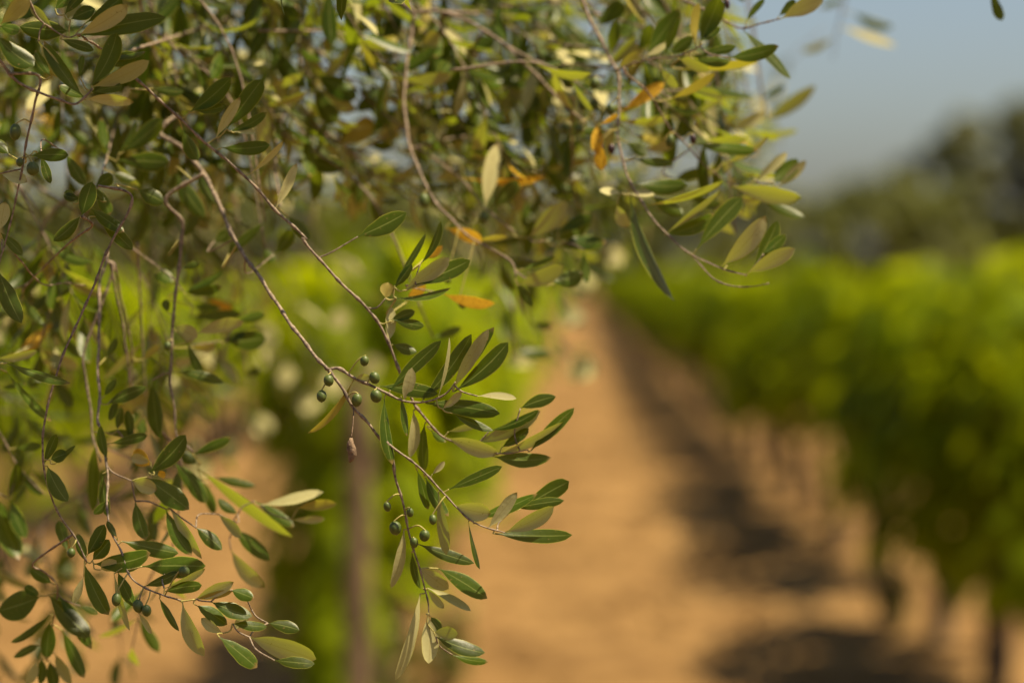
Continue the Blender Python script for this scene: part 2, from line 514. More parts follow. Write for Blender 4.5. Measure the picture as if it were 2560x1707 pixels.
# ------------------------------------------------------------------ leaves: region, base, tip, width seen, kind, extra
# kind: T upper face seen, U underside seen, Y yellow-olive tint, O orange withered, S upper face turned to the sky (grey sheen)
LV = {0: "2476 -24 2506 52 26 T|2440 -60 2560 -40 30 T|2400 -95 2380 -20 30 U|1420 945 1490 905 70 W 1.3|1280 915 1330 890 50 W 1.2|800 975 860 950 70 W 1.6|740 1020 800 1000 60 W 1.8|690 950 740 930 60 W 1.4|630 1080 680 1050 60 W 1.3|545 1140 600 1110 60 W 0.9|820 815 870 790 60 W 1.4|1500 650 1560 640 70 W 0.9|1420 730 1490 700 90 W 1.0|640 850 690 840 60 W 1.4|520 560 580 540 60 W 1.0|900 940 950 900 60 W 1.8|470 1190 530 1160 80 W 1.0|1390 800 1460 790 60 W 1.2"}
LV[6] = """
720 1110 1052 788 95 T|935 1172 1250 746 104 T|1035 1152 1106 768 30 U|1138 1075 1398 700 88 T|1136 1100 1364 712 88 U|1140 1118 1490 798 118 T
650 1085 1032 1135 95 T|950 1195 1436 1264 108 T|806 1182 862 964 78 U|1062 1234 1186 1120 52 U|1290 1150 1545 1166 58 W|1570 1230 1802 1152 82 T
1260 1455 1700 1248 95 U|1370 1375 1690 1240 60 T|1640 1505 1922 1226 88 T|1420 1532 1862 1318 66 U|1450 1485 1625 1360 66 T|1130 1262 1392 1374 60 T
1100 1382 1300 1336 44 U|1088 1418 1425 1528 105 U|1400 1545 1772 1552 96 T|682 1168 735 1596 70 S|872 1242 850 1552 74 U|790 1150 832 1412 48 S
945 1330 942 1645 76 T|482 1040 180 1392 50 Y|484 1046 584 1020 62 U
750 430 952 88 46 T|915 292 1050 8 50 T|810 460 1106 248 108 U|888 424 1242 262 118 T|760 512 1112 444 46 T|690 512 706 408 92 Y|752 442 862 286 62 T
712 792 728 568 72 U|720 660 882 596 66 T|742 652 942 692 72 T|738 812 892 862 74 S
1850 150 2092 128 105 T|1560 425 1852 300 118 U|1756 404 1982 352 112 T|1540 390 1656 566 56 T|1990 200 2012 412 62 T|1640 678 1782 692 44 T 0.3
1085 55 1322 142 92 O|832 532 952 426 70 O 0.1|1070 482 1405 545 80 O 0.12|950 252 1062 168 50 O 0.08|1540 872 1782 872 76 T 0.5|1590 320 1800 235 40 T
1000 770 1190 700 60 T 0.25|1300 130 1490 110 36 Y
"""
LV[7] = """
1008 412 1324 276 70 T|908 322 982 246 36 U|1042 506 1258 556 110 U|1243 642 1414 430 70 U|1185 582 1535 438 74 T 0.02|1450 520 1724 364 100 T 0.01|1400 525 1694 478 66 T 0.03
1340 668 1634 514 98 U|1282 676 1742 684 86 T|1122 600 1192 888 24 S|944 428 992 804 68 U|832 740 1158 852 74 T|740 650 664 1002 66 U|788 790 838 1005 48 T 0.01
830 878 1006 1006 98 U|944 884 1236 1062 100 T 0.01|880 1000 1138 1136 44 W|878 1008 978 1120 44 U 0.02|836 1034 688 1548 66 U|882 1160 886 1450 116 W|918 1262 1060 1272 80 U
928 1290 1222 1386 92 T|1030 1400 1242 1440 50 T 0.01|898 1170 962 1252 60 T 0.02|818 300 884 532 62 T 0.02|868 340 1006 572 72 T 0.02|900 60 990 130 40 T 0.03
"""
LV[1] = """
452 205 128 176 128 T|0 165 190 -15 112 Y|0 172 134 205 74 T|-30 225 222 432 135 T|545 634 288 268 98 S|252 272 402 518 78 U|508 240 1082 114 132 T|508 232 834 38 112 U
560 150 800 -25 84 T|600 556 762 214 130 T|680 432 892 358 92 T|602 568 974 398 106 U|606 604 800 562 64 T|560 650 874 668 78 U|398 256 612 330 64 S|690 372 950 338 38 S
712 1002 664 772 66 T|776 1000 888 784 44 T|806 992 1062 778 118 T|766 1046 1102 1060 124 T|752 1050 914 1214 44 U|740 1130 884 1172 62 T 0.02|620 1222 736 1146 84 T
535 1412 602 1188 108 T|520 1296 414 1272 62 T|525 1412 348 1575 84 T|588 1362 812 1516 88 T|640 1232 722 1402 84 T 0.02|200 1018 448 1014 86 T|0 1135 178 1188 98 W
4 1500 34 1318 92 W|1240 732 1508 508 118 T|1272 722 1480 688 60 T|1482 842 1712 518 128 T|1412 900 1568 636 72 U|1508 856 1742 734 64 T|1740 742 1836 644 24 U|1450 966 1762 948 92 T
1640 1132 1852 918 44 U|1800 1362 1938 1066 64 U|1650 -20 1812 132 132 T 0.05|1540 862 1672 866 52 W|1900 1040 2246 1092 112 S 0.05|360 60 470 -40 80 T|420 100 560 -60 70 T|460 130 620 60 90 T
340 180 200 40 60 U|520 500 540 360 40 T|330 500 230 330 60 T|60 1010 -60 900 90 T 0.05|270 1020 330 1200 60 T 0.03|430 1010 560 1210 80 T 0.1|560 640 380 560 70 T 0.05
1130 850 1240 1000 70 T 0.05|1190 850 1290 1050 90 T 0.05|900 1240 1070 1320 110 T 0.1|1150 1130 1340 1420 110 T 0.06|1290 1110 1420 1330 90 T 0.06|1140 1000 990 960 60 T 0.05
900 650 1060 690 90 O 0.15|1290 500 1450 350 90 O 0.25|1060 850 1180 780 70 O 0.15|1240 545 1420 545 40 Y 0.1|1000 580 1200 600 70 T 0.1|1180 1560 1300 1400 60 S 0.1
"""
LV[3] = """
432 258 586 42 96 T|518 268 586 78 46 T|420 278 526 212 36 W|544 264 652 182 62 T|664 224 682 15 46 Y|684 218 782 -12 98 T|690 205 788 134 42 T|688 268 862 230 48 T|828 282 1072 226 68 S
658 292 832 304 52 S|584 290 734 346 66 U|600 340 985 290 42 Y 0.05|498 340 576 432 46 U|288 332 386 254 52 Y|308 544 512 406 62 O|545 484 762 358 46 Y|182 612 170 745 66 O|190 700 205 835 62 O
200 610 280 560 26 O|902 152 1132 388 50 S|912 106 1002 -5 34 T|1078 96 1294 -16 88 U|1070 82 1152 0 44 T|1268 36 1384 -4 28 T|1440 66 1632 134 48 T 0.0|1386 136 1642 226 54 W 0.0
1336 190 1188 254 36 U 0|1010 590 1252 420 72 U 0.3|828 642 1002 556 64 U 0.2|958 662 1164 638 26 U 0.3|990 486 1104 420 30 S 0.4|656 704 972 738 54 T|798 802 1024 668 32 U
368 780 558 800 44 T|958 884 1112 748 46 U|1044 892 1162 778 92 T|1068 912 1206 788 52 U|838 912 1184 966 88 U|998 982 1198 1062 54 S|878 962 982 992 64 U|380 902 624 905 74 T
428 1006 802 886 32 U|520 1146 786 932 32 U|518 1152 762 1050 78 T|670 1222 892 968 88 T|630 962 792 1002 52 T|790 1306 1008 1058 98 U|818 1302 1002 1128 84 T 0.01|948 1312 1066 1082 74 T
998 1244 1106 1148 58 T|914 1342 1152 1218 78 U|344 958 560 1476 68 S|280 1002 332 1116 64 U|300 946 192 932 50 W|338 950 464 956 52 W|-10 1140 156 1058 64 T|-10 1204 226 1188 78 T
0 1382 112 1350 78 T 0.05|560 480 690 400 60 U 0.2|690 470 800 500 60 S 0.2|520 560 590 520 50 T 0.1|640 560 700 480 50 T 0.1|620 600 780 480 34 U 0.1|740 560 900 480 26 S 0.2
450 960 600 1050 66 T 0.05|560 880 720 840 60 S 0.1|720 640 880 560 44 U 0.2|700 860 840 800 60 U 0.15|820 870 960 830 66 S 0.2|480 700 620 650 46 T 0.1|100 610 30 650 56 S 0.1
230 640 110 640 40 S -0.02|330 700 430 760 60 T 0.05|420 740 560 700 60 U 0.1|860 1150 760 1060 50 U 0.2|930 1080 860 1000 60 U 0.2|380 250 440 120 60 T 0.05|350 40 440 60 60 T 0.1
180 130 290 0 70 T 0.05|250 260 275 105 56 T|760 480 860 400 20 U 0.2|640 440 790 470 50 U 0.1
"""
LV[2] = """
664 292 782 228 108 Y|450 470 764 308 84 T|568 532 864 488 84 U|-20 490 240 650 140 T|-20 580 235 722 120 U|340 872 474 718 132 T|108 942 344 776 132 Y|378 905 545 800 84 U
228 732 354 618 92 T|928 1160 1468 1154 38 O|1080 1352 1162 936 112 U|1128 1362 1292 1178 104 T|1828 162 1992 28 84 T|968 292 1142 258 92 T|248 1546 564 1388 124 T|1360 1555 1610 1318 132 U
1480 1570 1775 1408 120 T|895 690 970 680 60 W 0.4|1040 720 1120 705 60 W 0.5|1360 780 1440 770 60 W 0.6|690 980 800 975 96 W 0.15|0 190 300 200 60 S 0.1|560 880 380 890 70 U 0.15
1250 170 1000 160 60 T 0.3|1420 180 1640 110 80 T 0.3|1180 640 1000 700 80 U 0.4|860 600 1000 430 50 T 0.2|600 660 780 760 50 T 0.15|300 920 480 960 70 T 0.1|740 1180 900 1130 60 U 0.2
1560 1030 1480 1240 60 T 0.1|1400 1130 1200 1200 70 U 0.3|640 1050 500 1200 50 U 0.2|1700 1330 1600 1180 66 S 0.1|1300 900 1500 850 90 U 0.5|1100 620 1330 700 80 T 0.5|900 1180 960 1050 60 S 0.3
"""
LV[4] = """
1098 412 1204 384 46 T|1040 505 948 430 86 T|1108 556 1356 426 50 T|1118 562 1334 528 70 T|1148 702 1456 684 66 T|1186 806 1472 734 88 U|1366 856 1604 834 124 T|1060 756 1194 824 92 U
1440 724 1604 686 62 T|868 962 962 874 46 Y|1128 858 1222 1068 56 T|1080 1040 1352 1102 66 T|1318 958 1432 1104 74 W 0.15|0 195 136 332 66 T|-10 425 130 742 118 T|138 598 266 752 58 T
-10 640 84 692 44 T|40 982 424 1104 56 T -0.12|42 1036 308 1334 48 T -0.1|0 1132 156 1108 32 T|-20 955 224 908 52 U -0.1|650 1232 884 1126 84 T|918 1088 962 1436 94 T|1168 1532 1394 1432 58 T
640 950 700 830 50 T 0.05|630 1180 700 1080 50 S|700 1190 660 1330 50 T 0.02|850 1300 700 1240 44 Y 0.02|640 1400 840 1430 50 T 0.05|810 1250 880 1420 70 T 0.05|1330 850 1480 800 60 S 0.1
1180 960 1050 990 60 U 0.1|1150 1200 1280 1340 80 U 0.25|1480 1060 1560 1010 50 T 0.2|1010 680 1000 600 50 T|1160 640 1330 650 50 S 0.1|1250 600 1400 660 60 O 0.1|1160 890 1300 880 60 Y 0.1
1290 250 1380 190 80 T 0.1|1380 330 1420 260 60 T 0.1|1650 330 1760 180 80 T 0.12|1600 130 1400 300 60 S 0.15|1740 100 1870 240 80 T 0.1|1600 290 1650 380 60 S 0.15
640 10 560 -60 60 T|440 20 400 -60 60 T|590 100 800 300 80 T 0.02
"""
LV[5] = """
282 272 404 486 98 T|262 264 336 84 62 T|300 236 400 196 78 T|330 260 450 150 30 T|92 164 254 148 54 T|44 462 106 250 84 T|110 300 254 448 64 T|-60 430 114 832 140 T|62 468 154 704 92 T
572 138 554 544 74 T|612 318 644 578 58 S|888 314 1108 88 114 T|870 340 1128 532 124 T|788 364 938 412 94 U|1038 252 1232 494 92 T|1158 208 1380 102 54 T|1180 290 1744 694 76 U
1278 342 1524 392 54 S|1556 506 1926 428 84 W|1778 526 2008 498 64 Y|1518 482 1754 634 66 T|1738 594 1936 588 44 U|1398 652 1606 834 88 T|1378 772 1574 996 84 U|1168 640 1324 772 84 S
990 530 1144 806 84 T|1010 522 1204 826 64 U|808 482 872 712 84 T|728 722 1064 792 94 T|848 872 1226 868 134 T|558 856 898 792 126 T|600 892 694 836 78 U|514 846 464 674 64 T
520 806 624 622 86 T|550 836 652 712 84 T|504 858 648 1160 96 T|312 972 180 878 70 T|245 1048 -12 1134 172 T|236 1044 146 990 60 T|288 1042 534 1294 126 T|348 1040 546 1364 84 T
700 900 804 1112 74 T|680 912 774 1254 38 U|828 1150 904 1274 36 U|950 1060 1068 1256 44 T|1088 1082 1218 1406 94 U|860 990 1066 904 64 T|980 1002 1224 884 44 U|980 1022 1204 984 74 T
1168 1062 1394 964 74 U|1160 1068 1388 1016 44 Y|1258 1082 1504 1168 98 T|1168 1102 1356 1218 88 T|1378 1012 1514 1062 74 T|1308 1292 1534 1474 94 T -0.02|1388 1212 1592 1232 64 T
1488 1294 1886 1424 134 U -0.02|1598 1210 1786 1252 74 T|1638 1432 1876 1452 74 T -0.02|478 1108 584 1156 44 T|368 1252 504 1536 78 T|328 1388 424 1575 64 U|292 1158 64 1324 48 T
232 1340 80 1412 54 T|302 1202 278 1424 88 S|252 1420 238 1575 58 T|294 1430 332 1598 74 T|220 1430 156 1575 64 U|500 930 440 1094 48 U|640 230 600 30 60 T|660 140 880 90 60 T
700 60 720 -80 50 T|780 130 760 -60 60 T|900 250 780 220 60 U|940 330 985 310 50 O|900 270 800 180 90 O 0.03|640 480 560 560 50 T|700 700 640 600 40 T|1180 260 1090 200 70 T 0.03
1200 350 1280 560 60 S 0.04|1300 560 1440 700 60 U 0.05|1420 560 1300 470 60 T 0.06|400 780 350 600 70 T 0.05|1000 890 1180 920 50 T 0.02|1330 1270 1200 1180 60 U|1500 1130 1400 1240 60 U 0.02
"""

# ------------------------------------------------------------------ olives: region, centre, half width, half height, kind
OLV = [(6, 318, 1048, 38, 40, 'g'), (6, 272, 1150, 38, 42, 'g'), (6, 502, 1176, 39, 47, 'g'), (6, 618, 1030, 40, 43, 'g'), (6, 628, 1150, 44, 46, 'g'),
       (6, 552, 920, 33, 36, 'g'), (6, 1187, 535, 33, 48, 'g'), (6, 1095, 390, 25, 27, 'g'), (7, 688, 643, 42, 44, 'g'), (7, 862, 688, 36, 38, 'g'),
       (7, 800, 730, 28, 34, 'g'), (7, 776, 550, 24, 30, 'g'), (7, 912, 592, 26, 32, 'g'), (7, 640, 515, 26, 32, 'g'), (1, 100, 862, 41, 57, 'g'), (1, 130, 1060, 28, 30, 'g'),
       (1, 214, 1102, 46, 48, 'g'), (1, 1070, 384, 22, 40, 'd'), (1, 1078, 522, 18, 22, 'd'), (1, 1210, 520, 38, 40, 'g'), (2, 680, 1312, 40, 52, 'g'),
       (2, 1718, 690, 36, 38, 'g'), (2, 1792, 684, 36, 44, 'g'), (2, 1900, 715, 32, 40, 'g'), (2, 1833, 962, 25, 46, 'd'), (2, 1904, 972, 28, 34, 'd'),
       (2, 1622, 532, 46, 48, 'g'), (2, 1795, 545, 34, 40, 'g'), (2, 1070, 1420, 36, 44, 'g'), (3, 818, 18, 18, 30, 'd'), (3, 652, 682, 20, 26, 'd'),
       (3, 540, 692, 25, 34, 'g'), (5, 694, 1068, 32, 42, 'g'), (5, 824, 1108, 36, 42, 'g'), (5, 874, 1134, 33, 37, 'g'), (5, 425, 790, 28, 30, 'g'),
       (5, 1098, 902, 38, 34, 'g'), (4, 1012, 880, 24, 28, 'g'), (2, 1600, 840, 34, 40, 'g'), (2, 1690, 845, 34, 36, 'g'), (2, 1600, 1240, 34, 40, 'g')]

# ------------------------------------------------------------------ the olive tree
TREE_AT = Vector((-2.6, 3.0, 0.0))
tree = empty('olive_tree', TREE_AT)
tag(tree, 'olive tree with drooping twigs of narrow green leaves and small green olives in the foreground', 'tree')
TRK = MB()
tpts = [TREE_AT + Vector(p) for p in ((0, 0, -0.1), (0.06, 0.02, 0.35), (-0.02, 0.05, 0.8), (0.1, 0.0, 1.25), (0.25, 0.05, 1.6))]
sp = spline(tpts, 26)
tube(TRK, sp, [0.24 - 0.10 * min(1, i / 14) + 0.02 * math.sin(i * 1.7) for i in range(len(sp))], 18, lump=0.02)
TRK.build('trunk', M_TRUNK, tree, TREE_AT)

# branches measured above, as 3-D centre lines
BR_PX, BR_D, BR_3D, BR_OBJ = [], [], [], []
TREND = []


def wob(i, a):
    return a * math.sin(i * 2.399 + 0.7 * math.sin(i * 0.61))


RAW = []
for (d0, d1, r0, r1, pts) in BR:
    q = [R(*p) for p in pts]
    d0, d1 = (FOCUS + (x - FOCUS) * (1.55 if x > 1.915 else 1.0) for x in (d0, d1))
    RAW.append((q, np.array(spline(q, 40)), d0, d1, r0))
for bi, (d0, d1, r0, r1, pts) in enumerate(BR):
    px = list(RAW[bi][0])
    d0, d1 = RAW[bi][2], RAW[bi][3]
    x0, y0 = px[0]
    if 0 < x0 < PW and y0 > 0:
        # spring from the nearest branch that passes above
        cand = (1e9, None, None)
        for bj, (q2, arr, e0, e1, _) in enumerate(RAW):
            if bj == bi:
                continue
            ds_ = np.hypot((arr[:, 0] - x0) * 1.0, arr[:, 1] - y0)
            ds_ = np.where(arr[:, 1] < y0 - 6, ds_, 1e9)
            k = int(ds_.argmin())
            if ds_[k] < cand[0]:
                cand = (float(ds_[k]), bj, k)
        if 8 < cand[0] < 420:
            q2, arr, e0, e1, _ = RAW[cand[1]]
            px = [tuple(arr[cand[2]])] + px
            d0 = e0 + (e1 - e0) * cand[2] / 40
            r0 = min(r0 * 1.05, RAW[cand[1]][4])
        elif cand[0] >= 420:
            px = [(x0 - 60, y0 - 260), (x0 - 20, y0 - 110)] + px
    n = max(24, len(px) * 7)
    sp = spline(px, n)
    cum = [0.0]
    for a, b in zip(sp[:-1], sp[1:]):
        cum.append(cum[-1] + float(np.hypot(*(b - a))))
    tot = cum[-1]
    ds = [d0 + (d1 - d0) * c / tot + 0.005 * math.sin(c / 150.0) for c in cum]
    p3 = [P(s[0], s[1], d) for s, d in zip(sp, ds)]
    # one knot every two centimetres, where a leaf pair sat
    l3 = [0.0]
    for a, b in zip(p3[:-1], p3[1:]):
        l3.append(l3[-1] + (b - a).length)
    off = U(0, 0.02)
    rr = []
    for i, l in enumerate(l3):
        t = l / l3[-1]
        ph = ((l + off) % 0.021) / 0.021
        knot = math.exp(-((ph - 0.5) / 0.12) ** 2)
        rr.append((r0 + (r1 - r0) * t) * 0.001 * (1 + 0.30 * knot))
    # sample finer so the knots show
    m = max(n, int(l3[-1] / 0.004))
    fine, fr = [], []
    for j in range(m + 1):
        l = l3[-1] * j / m
        k = min(np.searchsorted(l3, l, side='right') - 1, n - 1)
        f = (l - l3[k]) / max(1e-9, l3[k + 1] - l3[k])
        p = p3[k].lerp(p3[k + 1], f)
        ph = ((l + off) % 0.021) / 0.021
        knot = math.exp(-((ph - 0.5) / 0.12) ** 2)
        zig = 0.0003 * math.sin(l / 0.021 * math.pi)
        p = p + Vector((zig, 0, zig * 0.6))
        fine.append(p)
        fr.append((r0 + (r1 - r0) * l / l3[-1]) * 0.00072 * (1 + 0.5 * knot + U(-0.07, 0.07)))
    BR_PX.append(np.array([s[:2] for s in sp]))
    BR_D.append(np.array(ds))
    BR_3D.append(p3)
    mb = MB()
    tube(mb, fine, fr, 9, lump=0.04)
    BR_OBJ.append(mb)


def nearest(px, py):
    best = (1e9, 0, 0)
    for b, arr in enumerate(BR_PX):
        dd = np.hypot(arr[:, 0] - px, arr[:, 1] - py)
        k = int(dd.argmin())
        if dd[k] < best[0]:
            best = (float(dd[k]), b, k)
    return best


TO_SUN = Vector((0.413, -0.088, 0.906))
TINTS = {'W': (0, 0), 'T': (0, 0), 'U': (0, 0), 'S': (0.0, 0), 'Y': (0.75, 0), 'O': (0.2, 1.0)}
hero = []
for r, txt in LV.items():
    for item in txt.replace('\n', '|').split('|'):
        q = item.split()
        if not q:
            continue
        bx, by, tx, ty, w = map(float, q[:5])
        kind = q[5]
        dz = float(q[6]) if len(q) > 6 else None
        s = REG[r][2]
        b, t = R(r, bx, by), R(r, tx, ty)
        hero.append(dict(b=b, t=t, w=w / s, kind=kind, dz=dz, L=math.hypot(t[0] - b[0], t[1] - b[1])))

foliage = MB()       # every leaf that is not a leaf object of its own
fine_tw = MB()       # the thin shoots that carry them


def hero_leaf(mb, h, d, focus):
    B = P(h['b'][0], h['b'][1], d)
    Lm = h['L'] * K * d
    dt = U(-0.28, 0.28) * Lm if not focus else U(-0.15, 0.15) * Lm
    T = P(h['t'][0], h['t'][1], d + dt)
    a = T - B
    L = a.length
    ah = a.normalized()
    c = (CAMP - (B + T) / 2).normalized()
    c = (c - ah * c.dot(ah)).normalized()
    s = ah.cross(c)
    w = h['w'] * K * d
    nat = max(w * 1.10, 0.225 * L)
    roll = math.acos(min(1, w / nat))
    sign = 1 if h['kind'] in 'TS' else -1
    best = None
    for sg in (1, -1):
        n = (c * math.cos(roll) + s * math.sin(roll) * sg) * sign
        if best is None or n.z > best.z:
            best = n
    if h['kind'] == 'Y' or h['kind'] == 'O':
        best = best if best.z > 0 else -best
    if h['kind'] == 'W':      # turned over: its pale underside catches the sun
        best = -(c + 0.9 * TO_SUN).normalized()
        nat = max(w, 0.2 * L)
    y, o = TINTS[h['kind']]
    leaf(mb, B, T, nat, best, bend=U(-0.05, 0.03) - (0.02 if L > 0.04 else 0), side=U(-0.05, 0.05), curl=U(0.10, 0.34),
         tint=(y * U(0.7, 1.1), o, U(0, 1)), twist=U(-0.35, 0.35), e1=U(0.72, 0.95), e2=U(0.52, 0.74), wob=U(0.015, 0.05),
         nl=14)


# decide which of them become objects: the hundred that read best in the photograph
# grow stalks outward from the shoots: each leaf joins the nearest shoot or the nearest leaf already joined
HB = np.array([h['b'] for h in hero])
best_d = np.full(len(hero), 1e9)
for i, h in enumerate(hero):
    dist, b, k = nearest(*h['b'])
    best_d[i] = dist
    h['br'], h['par'] = b, BR_3D[b][max(0, k - int(min(dist, 60) / 16))]
    h['d'] = float(BR_D[b][k])
done = np.zeros(len(hero), bool)
for _ in range(len(hero)):
    i = int(np.where(done, 1e9, best_d).argmin())
    done[i] = True
    h = hero[i]
    h['dist'] = float(best_d[i])
    dz = h['dz'] or 0.0
    h['d'] += dz
    h['far'] = abs(dz) > 0.12
    if h['far']:
        continue
    dd = np.hypot(HB[:, 0] - h['b'][0], HB[:, 1] - h['b'][1]) * 1.15 + 2
    for j in np.where((dd < best_d) & ~done)[0]:
        best_d[j] = dd[j]
        hero[j]['br'], hero[j]['d'] = h['br'], h['d']
        hero[j]['par'] = P(h['b'][0], h['b'][1], h['d'])
for h in hero:
    h['score'] = h['L'] * max(h['w'], 12) / (1 + 9 * abs(h['d'] - FOCUS) / 0.1) ** 0.35
    cx, cy = (h['b'][0] + h['t'][0]) / 2, (h['b'][1] + h['t'][1]) / 2
    if not (10 < cx < PW - 10 and 10 < cy < PH - 10):
        h['score'] *= 0.1
order = sorted(range(len(hero)), key=lambda i: -hero[i]['score'])
N_LEAF_OBJ = 100
own = set(order[:N_LEAF_OBJ])
leaf_jobs = []
for i, h in enumerate(hero):
    b, d = h['br'], h['d']
    # a short stalk joins a leaf to its shoot
    if 3 < h['dist'] < 130 and not h['far']:
        B = P(h['b'][0], h['b'][1], d)
        A = h['par']
        dirl = (P(h['t'][0], h['t'][1], d) - B).normalized()
        M = (A + B) / 2 - dirl * (B - A).length * 0.16 + Vector((U(-.001, .001), 0, -0.001))
        sp = spline([A, M, B], 12)
        r0 = 0.0007 if h['dist'] > 30 else 0.0006
        tube(BR_OBJ[b], sp, [r0 * (1 - 0.25 * j / 12) for j in range(13)], 6, mi=1 if h['dist'] < 45 else 0)
    if h['far']:
        B = P(h['b'][0], h['b'][1], d)
        e = B + Vector((U(-.16, -.06), U(-.05, .05), U(.18, .3)))
        sp = spline([e, (B + e) / 2 + Vector((.02, 0, .03)), B], 10)
        tube(fine_tw, sp, [0.0013 - 0.00006 * j for j in range(11)], 5)
    if i in own:
        mb = MB()
        hero_leaf(mb, h, d, abs(d - FOCUS) < 0.06)
        leaf_jobs.append((b, mb, h))
    else:
        hero_leaf(foliage, h, d, abs(d - FOCUS) < 0.06)

# ---- olives
olive_jobs = []


def olive_mesh(C, rx, rz, kind):
    mb = MB()
    tilt = Euler((U(-0.25, 0.25), U(-0.3, 0.3), U(0, 6.3))).to_matrix()
    nlat, nlon = 16, 20
    vs, fs = [], []
    for i in range(nlat + 1):
        th = math.pi * i / nlat
        for j in range(nlon):
            ph = 2 * math.pi * j / nlon
            x = rx * math.sin(th) ** 0.95 * math.cos(ph)
            y = rx * math.sin(th) ** 0.95 * math.sin(ph)
            z = rz * math.cos(th)
            if i == nlat:
                z -= rz * 0.10
            if kind == 'd':
                k = 1 - 0.10 * math.sin(3 * ph + 2 * th) ** 2
                x, y = x * k, y * k
            vs.append(C + tilt @ Vector((x, y, z)))
    for i in range(nlat):
        for j in range(nlon):
            j2 = (j + 1) % nlon
            fs.append((i * nlon + j, (i + 1) * nlon + j, (i + 1) * nlon + j2, i * nlon + j2))
    mb.add(vs, fs, mi=0)
    return mb, C + tilt @ Vector((0, 0, rz))


for (r, cx, cy, hw, hh, kind) in OLV:
    s = REG[r][2]
    x, y = R(r, cx, cy)
    dist, b, k = nearest(x, y - hh / s)
    d = float(BR_D[b][k]) - 0.004
    C = P(x, y, d)
    mb, topp = olive_mesh(C, 0.87 * hw / s * K * d, 0.95 * hh / s * K * d, kind)
    if dist < 170:
        A = BR_3D[b][max(0, k - int(dist / 20))]
    else:
        A = topp + Vector((-0.006, 0.002, 0.02))
    M = (A + topp) / 2 + Vector((0.001, -0.001, 0.25 * abs((A - topp).x)))
    tube(mb, spline([A, M, topp, topp - Vector((0, 0, 0.001))], 12), [0.00055] * 12 + [0.0008], 7, mi=1)
    olive_jobs.append((b, mb, kind))

# a dried fruit hanging on its stalk
x, y = R(6, 465, 1495)
d = 1.85
mbd = MB()
c0 = P(x, y - 26, d)
tube(mbd, [P(x, y - 28, d), P(x - 1, y - 15, d), P(x + 1, y, d), P(x + 3, y + 14, d), P(x - 1, y + 26, d), P(x - 4, y + 33, d)],
     [0.0012, 0.0026, 0.0034, 0.0030, 0.0022, 0.0008], 10, lump=0.22)
a0 = R(6, 482, 1228)
tube(mbd, spline([P(a0[0], a0[1], 1.86), P(a0[0] - 2, a0[1] + 40, 1.853), P(x, y - 28, d)], 10), [0.0005] * 11, 6, mi=0)

# ---- procedural shoots filling the crown behind, beside and above what was measured


def inside(poly, x, y):
    c = False
    j = len(poly) - 1
    for i in range(len(poly)):
        xi, yi = poly[i]
        xj, yj = poly[j]
        if (yi > y) != (yj > y) and x < (xj - xi) * (y - yi) / (yj - yi) + xi:
            c = not c
        j = i
    return c


def shoot(tip, d, length, ang, spread_d, n_leaf_len=(0.036, 0.060), sag=0.18, r0=1.3, leafy=0.75, orange=0.002, flip=0.1):
    """one leafy shoot: tip at photo position, growing along ang (0 = right, 90 = down)"""
    ca, sa = math.cos(rad(ang)), math.sin(rad(ang))
    lp = length / (K * d)
    T = P(tip[0], tip[1], d)
    B = P(tip[0] - ca * lp, tip[1] - sa * lp, d + spread_d)
    M = (T + B) / 2 + Vector((0, 0, length * sag)) + Vector((U(-.02, .02), U(-.02, .02), 0))
    sp = [Vector(tuple(p)) for p in spline([B, M, T], 16)]
    tube(fine_tw, sp, [0.001 * (r0 * (1 - 0.6 * i / 16)) for i in range(17)], 5)
    L = sum((a - b).length for a, b in zip(sp[:-1], sp[1:]))
    gap = U(0.015, 0.021)
    n = int(L * leafy / gap)
    tw0 = U(0, 6.3)
    for i in range(n):
        f = 1 - i * gap / L
        k = min(15, int(f * 16))
        p = sp[k].lerp(sp[k + 1], f * 16 - k)
        t = (sp[k + 1] - sp[k]).normalized()
        a = t.orthogonal().normalized()
        b = t.cross(a)
        an = tw0 + (i % 2) * math.pi / 2 + U(-0.4, 0.4)
        for sgn in (0, math.pi):
            if U(0, 1) < 0.12 + 0.25 * (i / max(1, n)):
                continue
            sd = a * math.cos(an + sgn) + b * math.sin(an + sgn)
            ld = (t * U(0.45, 1.0) + sd * U(0.6, 1.0) + Vector((0, 0, U(-0.35, 0.15)))).normalized()
            ll = U(*n_leaf_len) * (0.62 + 0.38 * min(1, (i + 1) / 3))
            nn = (Vector((U(-.5, .5), U(-.5, .5), 1.0)) + t * 0.5 + Vector((U(-.3, .3), -0.15, 0))).normalized()
            if U(0, 1) < flip:
                nn = -nn
            q = U(0, 1)
            tint = (0, 0, U(0, 1))
            if q < orange:
                tint = (0.2, 1, U(0, 1))
            elif q < 0.03:
                tint = (U(.4, .8), 0, U(0, 1))
            leaf(foliage, p, p + ld * ll, ll * U(0.22, 0.33), nn, bend=U(-0.09, 0.03), side=U(-.05, .05), curl=U(.2, .5), tint=tint,
                 nl=6, us=(-1, -0.5, 0, 0.5, 1), twist=U(-.5, .5), wob=0.02)


